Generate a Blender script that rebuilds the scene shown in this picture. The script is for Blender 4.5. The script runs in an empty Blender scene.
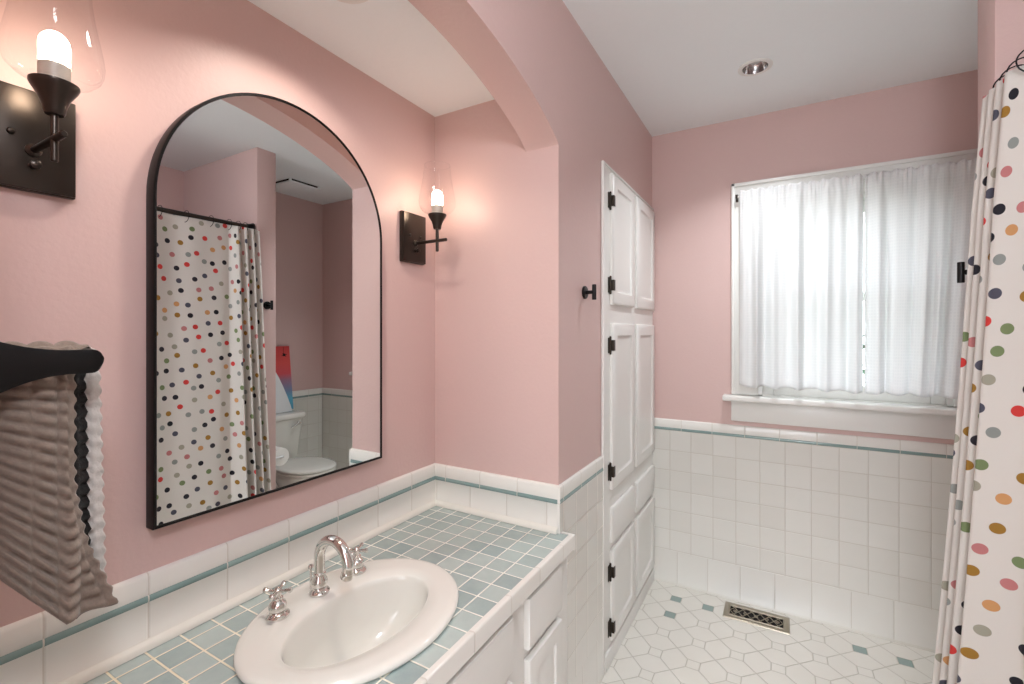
import bpy, bmesh, math, random
from math import sin, cos, pi, sqrt, radians
from mathutils import Vector, Matrix
random.seed(7)
S = bpy.context.scene
C = S.collection

# ------------------------------------------------------------------ materials
def lin(c):
    return tuple(((v/255.)/12.92 if v/255. <= .04045 else ((v/255.+.055)/1.055)**2.4) for v in c[:3])+(1.,)

class G:
    """small node-graph helper"""
    def __init__(s, name):
        s.m = bpy.data.materials.new(name); s.m.use_nodes = True
        s.t = s.m.node_tree; s.t.nodes.clear()
        s.out = s.n('ShaderNodeOutputMaterial')
    def n(s, ty, **k):
        nd = s.t.nodes.new(ty)
        for a, b in k.items(): setattr(nd, a, b)
        return nd
    def put(s, sock, v):
        if hasattr(v, 'is_linked') or isinstance(v, bpy.types.NodeSocket): s.t.links.new(v, sock)
        else: sock.default_value = v
    def math(s, op, a, b=0., c=0.):
        nd = s.n('ShaderNodeMath', operation=op)
        for i, v in enumerate((a, b, c)): s.put(nd.inputs[i], v)
        return nd.outputs[0]
    def coord(s, kind='Object'):
        return s.n('ShaderNodeTexCoord').outputs[kind]
    def xyz(s, v):
        nd = s.n('ShaderNodeSeparateXYZ'); s.put(nd.inputs[0], v); return nd.outputs
    def comb(s, x=0., y=0., z=0.):
        nd = s.n('ShaderNodeCombineXYZ')
        for i, v in enumerate((x, y, z)): s.put(nd.inputs[i], v)
        return nd.outputs[0]
    def mix(s, f, a, b):
        nd = s.n('ShaderNodeMix', data_type='RGBA')
        s.put(nd.inputs[0], f); s.put(nd.inputs[6], a); s.put(nd.inputs[7], b); return nd.outputs[2]
    def noise(s, scale, detail=3., vec=None, rough=.5):
        nd = s.n('ShaderNodeTexNoise'); nd.inputs['Scale'].default_value = scale
        nd.inputs['Detail'].default_value = detail; nd.inputs['Roughness'].default_value = rough
        s.put(nd.inputs['Vector'], vec if vec is not None else s.coord()); return nd.outputs[0]
    def ss(s, v, a, b):          # smoothstep map a..b -> 0..1
        nd = s.n('ShaderNodeMapRange', interpolation_type='SMOOTHSTEP')
        s.put(nd.inputs[0], v); nd.inputs[1].default_value = a; nd.inputs[2].default_value = b
        return nd.outputs[0]
    def white(s, vec):
        nd = s.n('ShaderNodeTexWhiteNoise', noise_dimensions='3D'); s.put(nd.inputs[0], vec); return nd.outputs[0]
    def bump(s, h, dist, strength=1.):
        nd = s.n('ShaderNodeBump'); nd.inputs['Distance'].default_value = dist
        nd.inputs['Strength'].default_value = strength; s.put(nd.inputs['Height'], h); return nd.outputs[0]
    def bsdf(s, color, rough=.5, metal=0., normal=None, spec=.5, coat=0., sheen=0.):
        b = s.n('ShaderNodeBsdfPrincipled')
        s.put(b.inputs['Base Color'], color); s.put(b.inputs['Roughness'], rough)
        b.inputs['Metallic'].default_value = metal; b.inputs['Specular IOR Level'].default_value = spec
        b.inputs['Coat Weight'].default_value = coat; b.inputs['Sheen Weight'].default_value = sheen
        if normal is not None: s.put(b.inputs['Normal'], normal)
        return b.outputs[0]
    def done(s, sh):
        s.t.links.new(sh, s.out.inputs[0]); return s.m

def plain(name, rgb, rough=.5, metal=0., bump=None, var=0., spec=.5, coat=0.):
    g = G(name); c = lin(rgb)
    nz = g.noise(bump[0] if bump else 8., 3.)
    if var:
        d = tuple(v*(1-var) for v in c[:3])+(1.,)
        col = g.mix(nz, c, d)
    else: col = c
    nm = g.bump(nz, bump[1]) if bump else None
    return g.done(g.bsdf(col, rough, metal, nm, spec, coat))

PINK = (207, 178, 173)
M = {}
M['pink'] = plain('pink_paint', PINK, .42, bump=(90., .0006), var=.02, spec=.35)
M['ceil'] = plain('ceiling_white_paint', (238, 243, 244), .7, bump=(60., .0008), var=.015, spec=.3)
M['white'] = plain('white_gloss_paint', (228, 227, 223), .28, bump=(25., .0006), var=.02)
M['porc'] = plain('white_porcelain', (226, 225, 219), .07, var=.01, bump=(3., .0002), coat=.3)
M['black'] = plain('matte_black_metal', (24, 23, 24), .35, .6, var=.1)
M['bronze'] = plain('dark_bronze_metal', (64, 57, 52), .3, .8, var=.15)
M['hinge'] = plain('old_brass_hinge', (62, 54, 46), .45, .7, var=.3)
M['chrome'] = plain('polished_chrome', (222, 220, 216), .06, 1.)
M['nickel'] = plain('brushed_nickel', (176, 168, 152), .28, 1., var=.12)
M['dark'] = plain('dark_void', (14, 13, 13), .8)
M['mirror'] = plain('mirror_silver', (232, 236, 236), .0, 1.)
M['paper'] = plain('tissue_paper', (240, 239, 236), .9, bump=(120., .0006))
M['board'] = plain('white_board', (232, 234, 236), .5, var=.02)
M['frost'] = plain('frosted_socket', (190, 180, 168), .4, var=.1)
M['reflector'] = plain('silver_reflector', (205, 205, 205), .2, 1., var=.1)
M['canlamp'] = plain('unlit_lamp_glass', (200, 200, 198), .15, .0, var=.1)
M['foliage'] = plain('foliage_green', (70, 110, 80), .6, var=.5, bump=(6., .01))
M['bark'] = plain('bark_brown', (90, 74, 60), .9, var=.4, bump=(30., .004))
M['lawn'] = plain('lawn_green', (96, 118, 80), .95, var=.4, bump=(20., .01))
M['hallfloor'] = plain('hall_floor', (170, 150, 130), .5, var=.1)
M['grout'] = plain('tile_bead_white', (226, 224, 216), .2, var=.02)

def emis(name, rgb, k):
    g = G(name); e = g.n('ShaderNodeEmission'); e.inputs[0].default_value = lin(rgb)
    e.inputs[1].default_value = k; return g.done(e.outputs[0])
M['bulb'] = emis('lit_bulb', (255, 232, 206), 36.)
M['fill_glow'] = emis('fill_globe_emission', (243, 249, 255), 46.)  # emission of the added fill globe behind the camera

def thin_glass(name, tint, refl):
    g = G(name)
    tr = g.n('ShaderNodeBsdfTransparent'); tr.inputs[0].default_value = tint
    gl = g.n('ShaderNodeBsdfGlossy'); gl.inputs[1].default_value = .02
    lw = g.n('ShaderNodeLayerWeight'); lw.inputs[0].default_value = .5
    fw = g.math('MULTIPLY_ADD', g.math('POWER', lw.outputs[1], 3.), refl, .025)
    mx = g.n('ShaderNodeMixShader')
    g.t.links.new(fw, mx.inputs[0]); g.t.links.new(tr.outputs[0], mx.inputs[1]); g.t.links.new(gl.outputs[0], mx.inputs[2])
    return g.done(mx.outputs[0])
M['glass'] = thin_glass('clear_glass', (.985, .985, .985, 1), .34)
M['pane'] = thin_glass('window_glass', (.97, .985, .98, 1), .4)

def edge(g, v, pitch, off):
    """distance (m) from a repeating joint, and the cell number"""
    q = g.math('DIVIDE', g.math('SUBTRACT', v, off), pitch)
    fl = g.math('FLOOR', q); fr = g.math('SUBTRACT', q, fl)
    d = g.math('MULTIPLY', g.math('MINIMUM', fr, g.math('SUBTRACT', 1., fr)), pitch)
    return d, fl

def tile_mat(name, rgb, rgb2, grout, ax, px, ox, az=None, pz=1., oz=0., w=.0014, rough=.1, seed=0., dist=.0008):
    g = G(name); o = g.xyz(g.coord())
    d, cx = edge(g, o[ax], px, ox)
    cz = 0.
    if az is not None:
        d2, cz = edge(g, o[az], pz, oz); d = g.math('MINIMUM', d, d2)
    joint = g.math('SUBTRACT', 1., g.ss(d, w*.6, w*1.4))
    rnd = g.white(g.comb(cx, cz, seed))
    wav = g.noise(14., 2.)
    col = g.mix(g.math('MULTIPLY_ADD', wav, .35, g.math('MULTIPLY', rnd, .65)), lin(rgb), lin(rgb2))
    col = g.mix(joint, col, lin(grout))
    h = g.math('ADD', g.ss(d, w*.5, w*3.2), g.math('MULTIPLY', g.noise(9., 1.), .35))
    tilt = g.math('MULTIPLY', g.math('SUBTRACT', rnd, .5), .0)
    rg = g.math('MULTIPLY_ADD', joint, .6, rough)
    return g.done(g.bsdf(col, rg, 0., g.bump(g.math('ADD', h, tilt), dist)))

WT, WT2, GR = (232, 231, 226), (225, 223, 217), (205, 200, 191)
TEAL, TEAL2 = (138, 160, 156), (120, 144, 143)

def floor_mat():
    g = G('floor_hexagon_dot_tile'); o = g.xyz(g.coord()); a = .151
    px = g.math('DIVIDE', g.math('SUBTRACT', o[0], .66), a)
    py = g.math('DIVIDE', g.math('SUBTRACT', o[1], 2.468), a)
    rx = g.math('ROUND', px); ry = g.math('ROUND', py)
    fx = g.math('SUBTRACT', px, rx); fy = g.math('SUBTRACT', py, ry)
    box = g.math('MAXIMUM', g.math('ABSOLUTE', fx), g.math('ABSOLUTE', fy))
    hd = .168
    inside = g.math('LESS_THAN', box, hd)
    def near(v):
        r = g.math('SUBTRACT', v, g.math('ROUND', v)); return g.math('MULTIPLY', g.math('ABSOLUTE', r), a*.7071)
    s1 = g.math('ADD', px, py); s2 = g.math('SUBTRACT', px, py)
    dl = g.math('MINIMUM', near(s1), near(s2))
    dl = g.math('ADD', dl, inside)           # no diagonal joint inside a dot
    db = g.math('MULTIPLY', g.math('ABSOLUTE', g.math('SUBTRACT', box, hd)), a)
    d = g.math('MINIMUM', dl, db)
    joint = g.math('SUBTRACT', 1., g.ss(d, .0007, .0019))
    teal = 0.
    for (i, j) in ((0, 0), (1, 0), (0, -1), (5, 0), (6, 0)):
        q = g.math('MAXIMUM', g.math('ABSOLUTE', g.math('SUBTRACT', rx, float(i))), g.math('ABSOLUTE', g.math('SUBTRACT', ry, float(j))))
        teal = g.math('ADD', teal, g.math('LESS_THAN', q, .5))
    teal = g.math('MULTIPLY', teal, inside)
    nz = g.noise(7., 3.)
    base = g.mix(nz, lin((233, 231, 225)), lin((225, 222, 214)))
    col = g.mix(teal, base, lin((146, 164, 160)))
    col = g.mix(joint, col, lin((186, 181, 170)))
    h = g.math('ADD', g.ss(d, .0006, .004), g.math('MULTIPLY', nz, .3))
    return g.done(g.bsdf(col, g.math('MULTIPLY_ADD', joint, .5, .22), 0., g.bump(h, .0014)))
M['floor'] = floor_mat()

def counter_mat():
    g = G('counter_aqua_tile'); o = g.xyz(g.coord())
    d1, cx = edge(g, o[0], .0612, .0535); d2, cy = edge(g, o[1], .0622, .028)
    d = g.math('MINIMUM', d1, d2)
    joint = g.math('SUBTRACT', 1., g.ss(d, .0012, .0026))
    rnd = g.white(g.comb(cx, cy, 3.)); nz = g.noise(22., 4., rough=.65)
    f = g.math('MULTIPLY_ADD', nz, .55, g.math('MULTIPLY', rnd, .45))
    cr = g.n('ShaderNodeValToRGB'); g.put(cr.inputs[0], f)
    e = cr.color_ramp.elements; e[0].position = .2; e[0].color = lin((148, 165, 165)); e[1].position = .85; e[1].color = lin((182, 194, 191))
    m = cr.color_ramp.elements.new(.52); m.color = lin((166, 180, 178))
    gn = g.mix(g.ss(o[1], .2, .75), lin((232, 220, 192)), lin((234, 233, 224)))   # yellowed joints at the left end
    col = g.mix(joint, cr.outputs[0], gn)
    h = g.math('ADD', g.ss(d, .0009, .004), g.math('MULTIPLY', g.noise(12., 1.), .3))
    return g.done(g.bsdf(col, g.math('MULTIPLY_ADD', joint, .5, .16), 0., g.bump(h, .0012)))
M['counter'] = counter_mat()

def shower_mat():
    g = G('polka_dot_cloth'); uv = g.coord('UV')
    vo = g.n('ShaderNodeTexVoronoi', voronoi_dimensions='2D', feature='F1')
    vo.inputs['Scale'].default_value = 15.2; vo.inputs['Randomness'].default_value = .44
    u = g.xyz(uv); sh = g.comb(g.math('MULTIPLY_ADD', u[1], .31, u[0]), g.math('MULTIPLY_ADD', u[0], -.27, u[1]))
    g.put(vo.inputs['Vector'], sh)
    dot = g.math('SUBTRACT', 1., g.ss(vo.outputs['Distance'], .195, .210))
    cr = g.n('ShaderNodeValToRGB'); cr.color_ramp.interpolation = 'CONSTANT'
    g.put(cr.inputs[0], g.xyz(vo.outputs['Color'])[0])
    pal = [(38, 36, 44), (214, 66, 62), (84, 84, 98), (164, 122, 52), (168, 164, 148), (48, 46, 54), (198, 128, 128), (124, 140, 98), (212, 158, 106), (150, 154, 150)]
    el = cr.color_ramp.elements; el[0].color = lin(pal[0]); el[1].position = 1/len(pal); el[1].color = lin(pal[1])
    for i in range(2, len(pal)):
        x = el.new(i/len(pal)); x.color = lin(pal[i])
    col = g.mix(dot, lin((227, 222, 216)), cr.outputs[0])
    b = g.bsdf(col, .75, 0., g.bump(g.noise(400., 2.), .0003), .3)
    tl = g.n('ShaderNodeBsdfTranslucent'); g.put(tl.inputs[0], col)
    mx = g.n('ShaderNodeMixShader'); mx.inputs[0].default_value = .22
    g.t.links.new(b, mx.inputs[1]); g.t.links.new(tl.outputs[0], mx.inputs[2])
    return g.done(mx.outputs[0])
M['dots'] = shower_mat()

def voile_mat(name, opaque):
    g = G(name); u = g.xyz(g.coord('UV'))
    d1, _ = edge(g, u[0], .0150, 0.); d2, _ = edge(g, u[1], .0135, 0.)
    d = g.math('MINIMUM', d1, d2)
    thick = g.math('SUBTRACT', 1., g.ss(d, .0018, .0034))
    df = g.n('ShaderNodeBsdfDiffuse'); df.inputs[0].default_value = (.92, .92, .92, 1)
    tl = g.n('ShaderNodeBsdfTranslucent'); tl.inputs[0].default_value = (.90, .91, .92, 1)
    tr = g.n('ShaderNodeBsdfTransparent')
    m1 = g.n('ShaderNodeMixShader'); g.put(m1.inputs[0], g.math('MULTIPLY_ADD', thick, -.42, .64))
    g.t.links.new(df.outputs[0], m1.inputs[1]); g.t.links.new(tl.outputs[0], m1.inputs[2])
    m2 = g.n('ShaderNodeMixShader'); g.put(m2.inputs[0], g.math('MULTIPLY_ADD', thick, -opaque[0], opaque[1]))
    g.t.links.new(m1.outputs[0], m2.inputs[1]); g.t.links.new(tr.outputs[0], m2.inputs[2])
    return g.done(m2.outputs[0])
M['voile'] = voile_mat('white_windowpane_weave', (.035, .05))
M['voile2'] = voile_mat('white_weave_doubled', (.03, .03))

def towel_mat(name, a, b):
    g = G(name); nz = g.noise(160., 4., rough=.7)
    col = g.mix(nz, lin(a), lin(b))
    return g.done(g.bsdf(col, .95, 0., g.bump(nz, .0012), .2, sheen=.3))
M['towel'] = towel_mat('taupe_waffle_cotton', (146, 132, 121), (112, 100, 91))
M['towel_pale'] = towel_mat('pale_towel_edge', (206, 203, 198), (184, 180, 176))
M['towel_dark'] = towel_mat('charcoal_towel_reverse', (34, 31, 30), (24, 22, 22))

def print_mat():
    g = G('red_to_blue_print'); o = g.xyz(g.coord())
    cr = g.n('ShaderNodeValToRGB'); g.put(cr.inputs[0], g.math('DIVIDE', o[2], .49))
    e = cr.color_ramp.elements
    e[0].position = .0; e[0].color = lin((70, 150, 185)); e[1].position = 1.; e[1].color = lin((206, 62, 62))
    for p, c in ((.18, (96, 178, 206)), (.3, (122, 140, 176)), (.48, (160, 116, 140)), (.58, (214, 84, 92)), (.75, (224, 84, 80))):
        x = e.new(p); x.color = lin(c)
    return g.done(g.bsdf(cr.outputs[0], .6, 0., g.bump(g.noise(200., 2.), .0002)))
M['print'] = print_mat()

# ------------------------------------------------------------------ mesh tools
def box(bm, lo, hi, bev=0., seg=2, mi=0):
    t = bmesh.new(); bmesh.ops.create_cube(t, size=1.)
    for v in t.verts:
        for i in range(3): v.co[i] = lo[i] if v.co[i] < 0 else hi[i]
    if bev > 0: bmesh.ops.bevel(t, geom=t.edges[:], offset=bev, segments=seg, affect='EDGES', profile=.5)
    join(bm, t, None, mi)
def join(bm, t, mat=None, mi=0):
    mp = {}
    for v in t.verts: mp[v] = bm.verts.new(mat @ v.co if mat is not None else v.co)
    for f in t.faces:
        try: nf = bm.faces.new([mp[v] for v in f.verts]); nf.material_index = mi if mi else f.material_index; nf.smooth = True
        except ValueError: pass
    t.free()
def frame_of(d):
    d = Vector(d).normalized(); a = Vector((0, 0, 1)) if abs(d.z) < .9 else Vector((1, 0, 0))
    x = a.cross(d).normalized(); y = d.cross(x); return x, y, d
def rings(bm, rs, close=False, cap=True, mi=0):
    """skin a list of rings (lists of points)"""
    V = [[bm.verts.new(p) for p in r] for r in rs]; n = len(V[0])
    m = len(V) if close else len(V)-1
    for i in range(m):
        a, b = V[i], V[(i+1) % len(V)]
        for j in range(n):
            f = bm.faces.new((a[j], a[(j+1) % n], b[(j+1) % n], b[j])); f.material_index = mi; f.smooth = True
    if cap and not close:
        for r, rev in ((V[0], True), (V[-1], False)):
            f = bm.faces.new(r[::-1] if rev else r); f.material_index = mi; f.smooth = True
def tube(bm, pts, r, seg=14, cap=True, close=False, mi=0):
    pts = [Vector(p) for p in pts]; n = len(pts); rs = []; px = None
    for i, p in enumerate(pts):
        if close: d = pts[(i+1) % n]-pts[i-1]
        else: d = pts[min(i+1, n-1)]-pts[max(i-1, 0)]
        d.normalize()
        if px is None: x, y, _ = frame_of(d)
        else:
            x = px-d*px.dot(d); x.normalize(); y = d.cross(x)
        px = x; rr = r[i] if isinstance(r, (list, tuple)) else r
        rs.append([p+x*(rr*cos(2*pi*k/seg))+y*(rr*sin(2*pi*k/seg)) for k in range(seg)])
    rings(bm, rs, close, cap, mi)
def lathe(bm, prof, o=(0, 0, 0), ax=(0, 0, 1), seg=36, cap=True, mi=0):
    x, y, d = frame_of(ax); o = Vector(o)
    rings(bm, [[o+d*h+x*(r*cos(2*pi*k/seg))+y*(r*sin(2*pi*k/seg)) for k in range(seg)] for r, h in prof], False, cap, mi)
def oval(cx, cy, ax, ay, z, n=56, e=2.):
    out = []
    for k in range(n):
        c, s = cos(2*pi*k/n), sin(2*pi*k/n)
        out.append((cx+ax*math.copysign(abs(c)**(2/e), c), cy+ay*math.copysign(abs(s)**(2/e), s), z))
    return out
def prism(bm, poly, f, d0, d1, mi=0):
    """poly: 2-D outline; f(a,b,d) -> 3-D"""
    A = [bm.verts.new(f(a, b, d0)) for a, b in poly]; B = [bm.verts.new(f(a, b, d1)) for a, b in poly]; n = len(poly)
    bm.faces.new(A[::-1]).material_index = mi; bm.faces.new(B).material_index = mi
    for i in range(n):
        fc = bm.faces.new((A[i], A[(i+1) % n], B[(i+1) % n], B[i])); fc.material_index = mi
def grid(bm, nu, nv, f, uvf=None, mi=0, smooth=True):
    V = [[bm.verts.new(f(i/nu, j/nv)) for j in range(nv+1)] for i in range(nu+1)]
    L = bm.loops.layers.uv.verify() if uvf else None
    for i in range(nu):
        for j in range(nv):
            q = ((i, j), (i+1, j), (i+1, j+1), (i, j+1))
            fc = bm.faces.new([V[a][b] for a, b in q]); fc.smooth = smooth
            fc.material_index = mi(i/nu, j/nv) if callable(mi) else mi
            if uvf:
                for lp, (a, b) in zip(fc.loops, q): lp[L].uv = uvf(a/nu, b/nv)
def panel(bm, a0, a1, b0, b1, f, levels):
    """nested rectangles (inset, depth): lipped or raised door fronts"""
    R = []
    for ins, d in levels:
        R.append([bm.verts.new(f(a, b, d)) for a, b in ((a0+ins, b0+ins), (a1-ins, b0+ins), (a1-ins, b1-ins), (a0+ins, b1-ins))])
    bm.faces.new(R[0][::-1])
    for p, q in zip(R, R[1:]):
        for i in range(4): bm.faces.new((p[i], p[(i+1) % 4], q[(i+1) % 4], q[i]))
    bm.faces.new(R[-1])

def obj(name, bm, mats, parent=None, org=None, ang=35, fix=True):
    """link a bmesh (world coordinates) as one mesh; org = its own origin, else the parent's"""
    if fix: bmesh.ops.recalc_face_normals(bm, faces=bm.faces[:])
    me = bpy.data.meshes.new(name)
    o = bpy.data.objects.new(name, me); C.objects.link(o)
    base = Vector((0, 0, 0)); q = parent
    while q is not None: base += q.location; q = q.parent
    if org is None: off = Vector((0, 0, 0))
    else: off = Vector(org)-base
    o.location = off
    for v in bm.verts: v.co -= base+off
    for f in bm.faces: f.smooth = True
    bm.to_mesh(me); bm.free()
    me.set_sharp_from_angle(angle=radians(ang))
    for m in (mats if isinstance(mats, (list, tuple)) else [mats]): me.materials.append(M[m] if isinstance(m, str) else m)
    o.parent = parent
    return o
def thing(name, label, cat, loc, group=None):
    o = bpy.data.objects.new(name, None); C.objects.link(o); o.location = loc
    o.empty_display_size = .05; o['label'] = label; o['category'] = cat
    if group: o['group'] = group
    return o
def tag(o, label, cat, group=None):
    o['label'] = label; o['category'] = cat
    if group: o['group'] = group
    return o
def struct(name, bm, mats, org=None, ang=35, parent=None):
    o = obj(name, bm, mats, parent, org, ang)
    if parent is None: o['kind'] = 'structure'
    return o
B = bmesh.new
YZ = lambda a, b, d: (d, a, b)        # outline in y,z extruded along x
XZ = lambda a, b, d: (a, d, b)

# ------------------------------------------------------------------ layout
D, YA, YB, ZC, ZA = .505, 1.363, 2.614, 2.44, 2.165
XR, XN, YW0, YW1, XW = 2.42, 2.306, 1.604, 1.721, 1.582
Y0, YF = .10, -.95
ZT = .870     # top of the tile round the vanity
ZTB = .888    # top of the tile on the back wall

def holed(b, x0, x1, y0, y1, z0, z1, hx, hy, r=.052, n=48):
    '''slab with a round hole'''
    hole = [(hx+r*cos(2*pi*k/n), hy+r*sin(2*pi*k/n)) for k in range(n)]; rect = []
    for a, c in hole:
        dx, dy = a-hx, c-hy
        k = min((((x1 if dx > 0 else x0)-hx)/dx) if abs(dx) > 1e-6 else 1e9, (((y1 if dy > 0 else y0)-hy)/dy) if abs(dy) > 1e-6 else 1e9)
        rect.append((hx+dx*k, hy+dy*k))
    for c in ((x0, y0), (x0, y1), (x1, y0), (x1, y1)):
        i = min(range(n), key=lambda q: (rect[q][0]-c[0])**2+(rect[q][1]-c[1])**2); rect[i] = c
    L = [[b.verts.new((p[0], p[1], z)) for p in P] for z in (z0, z1) for P in (hole, rect)]
    for i in range(n):
        j = (i+1) % n
        for p, q in ((0, 1), (2, 3), (0, 2), (1, 3)): b.faces.new((L[p][i], L[q][i], L[q][j], L[p][j]))
# floor, ceilings
b = B(); box(b, (-.2, YF-.12, -.1), (2.6, YB+.15, 0)); struct('floor', b, 'floor', (0, 0, 0))
b = B(); box(b, (-.6, YF-3.2, -.1), (2.9, YF-.12, 0)); struct('floor_hall', b, 'hallfloor', (0, 0, 0))  # unseen hall floor, added to stop light rising through the doorway
b = B(); holed(b, D-.118, 2.6, YF-.12, YB+.15, ZC, ZC+.1, 1.031, 2.136); struct('ceiling', b, 'ceil')
b = B(); holed(b, -.1, D-.118, Y0-.1, YA+.1, ZA, ZA+.06, 0.250, 0.736); struct('ceiling_alcove', b, 'ceil')
# walls
b = B(); box(b, (-.1, Y0-.1, 0), (0, YA+.1, ZA)); struct('wall_left', b, 'pink')
def arch(n=40, e=.85, h=.155):
    pts = []
    for k in range(n+1):
        s = -1+2*k/n; s = math.sin(s*pi/2)
        pts.append((Y0+(YA-Y0)*(s+1)/2, 1.96+h*max(0., 1-s*s)**e))
    return pts
b = B()
out = [(YF, 0), (Y0, 0)]+arch()+[(YA, 0), (YB+.15, 0), (YB+.15, ZC+.08), (YF, ZC+.08)]
prism(b, out, YZ, D-.118, D); struct('wall_arch', b, 'pink', ang=30)
b = B(); box(b, (-.1, YA, 0), (D-.118, YA+.1, ZA)); struct('wall_alcove_end', b, 'pink')
b = B(); box(b, (-.1, Y0-.1, 0), (D-.118, Y0, ZA)); struct('wall_alcove_near', b, 'pink')
WX0, WX1, WZ0, WZ1 = 1.02, 1.752, 1.045, 1.99
b = B()
for lo, hi in (((D-.118, 0), (WX0, ZC+.08)), ((WX1, 0), (2.6, ZC+.08)), ((WX0, 0), (WX1, WZ0-.02)), ((WX0, WZ1), (WX1, ZC+.08))):
    box(b, (lo[0], YB, lo[1]), (hi[0], YB+.15, hi[1]))
struct('wall_back', b, 'pink')
b = B(); box(b, (XR, YF-.12, 0), (XR+.12, YW1, ZC)); box(b, (XN, YW1, 0), (XR+.12, YB, ZC)); struct('wall_right', b, 'pink')
b = B(); box(b, (XW, YW0, 0), (XR, YW1, ZC), .004, 2); struct('wall_wing', b, 'pink')
b = B(); box(b, (XW, -.06, 0), (XR, .06, ZC), .004, 2); struct('wall_shower_end', b, 'pink')
DX0, DX1 = .62, 1.50
b = B()
box(b, (D-.118, YF-.12, 0), (DX0, YF, ZC)); box(b, (DX1, YF-.12, 0), (2.6, YF, ZC)); box(b, (DX0, YF-.12, 2.05), (DX1, YF, ZC))
struct('wall_front', b, 'pink')
b = B()
box(b, (DX0-.07, YF, 0), (DX0+.01, YF+.018, 2.12), .004); box(b, (DX1-.01, YF, 0), (DX1+.07, YF+.018, 2.12), .004)
box(b, (DX0+.01, YF, 2.04), (DX1-.01, YF+.018, 2.12), .004)
struct('trim_door', b, 'white')

# ------------------------------------------------------------------ wall tile (wainscot)
def wainscot(name, p0, p1, nrm, z0, ztop, mats, base=None, bead=False, liner=.012, cap=.046):
    """profile swept along the wall: base row / field, teal liner, bull-nosed cap. mats: base, field, liner, cap, bead"""
    p0 = Vector((*p0, 0)); p1 = Vector((*p1, 0)); n = Vector((*nrm, 0)); L = (p1-p0).length
    zc = ztop-cap; zl = zc-liner
    pr = []   # (out, z, mat)
    if bead:
        pr += [(.020, z0, 4), (.0195, z0+.006, 4), (.016, z0+.012, 4), (.011, z0+.016, 4), (.008, z0+.019, 1)]
    elif base: pr += [(.012, z0, 4), (.012, z0+.006, 4), (.0085, z0+.010, 0), (.008, base, 1)]
    else: pr += [(.008, z0, 1)]
    pr += [(.008, zl-.001, 2), (.0095, zl+.0005, 2), (.0105, zl+liner*.5, 2), (.0095, zc-.0005, 2), (.008, zc+.001, 3),
           (.0095, zc+.006, 3), (.0095, ztop-.008, 3), (.0075, ztop-.003, 3), (.004, ztop-.0006, 3), (0., ztop, 3)]
    b = B(); dirn = (p1-p0).normalized()
    A = [b.verts.new(p0+n*o+Vector((0, 0, z))) for o, z, _ in pr]; E = [b.verts.new(p1+n*o+Vector((0, 0, z))) for o, z, _ in pr]
    for i in range(len(pr)-1):
        f = b.faces.new((A[i], E[i], E[i+1], A[i+1])); f.material_index = pr[i][2]
    for P, S_ in ((p0, A), (p1, E)):
        k0 = b.verts.new(P+Vector((0, 0, pr[0][1])))
        f = b.faces.new([k0]+S_); f.material_index = 1
    o = obj(name, b, mats, None, (0, 0, 0), 50)
    o['kind'] = 'structure'; return o
def wt(name, ax, px, ox, pz=None, oz=0., seed=0., c=WT, c2=WT2, w=.0013, rough=.09):
    return tile_mat(name, c, c2, GR, ax, px, ox, 2 if pz else None, pz or 1., oz, w, rough, seed)
cfx = wt('field_tile_x', 0, .1075, .602, .1075, .828, 1.); cfy = wt('field_tile_y', 1, .1075, 1.60, .1075, .813, 2.)
bsx = wt('base_tile_x', 0, .152, .64, seed=3., rough=.22); bsy = wt('base_tile_y', 1, .152, 1.40, seed=4.)
lnx = wt('liner_tile_x', 0, .152, .661, c=TEAL, c2=TEAL2, seed=5., w=.0012); lny = wt('liner_tile_y', 1, .1555, .293, c=TEAL, c2=TEAL2, seed=6., w=.0012)
cpx = wt('cap_tile_x', 0, .152, .661, seed=7.); cpy = wt('cap_tile_y', 1, .1555, .293, seed=8.)
cpe = wt('cap_tile_end', 0, .1505, .057, seed=9.); lne = wt('liner_tile_end', 0, .1505, .057, c=TEAL, c2=TEAL2, seed=10., w=.0012)
sfe = wt('splash_tile_end', 0, .1505, .015, seed=11.); sfy = wt('splash_tile_y', 1, .1555, .293, seed=12.)
wainscot('trim_tile_back', (D+.001, YB), (XN, YB), (0, -1), 0., ZTB, [bsx, cfx, lnx, cpx, 'grout'], base=.178)
wainscot('trim_tile_nook', (XN, YW1), (XN, YB-.011), (-1, 0), 0., ZTB, [bsy, cfy, lny, cpy, 'grout'], base=.178)
wainscot('trim_tile_arch', (D, YA-.0088), (D, 1.7675), (1, 0), 0., ZT, [bsy, cfy, lny, cpy, 'grout'], base=.178)
ZK = .718   # counter top
wainscot('trim_splash_left', (0, Y0), (0, YA), (1, 0), ZK+.001, ZT, [bsy, sfy, lny, cpy, 'grout'], bead=True)
wainscot('trim_splash_end', (.0, YA), (D+.0005, YA), (0, -1), ZK+.001, ZT, [bsy, sfe, lne, cpe, 'grout'], bead=True)

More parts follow.
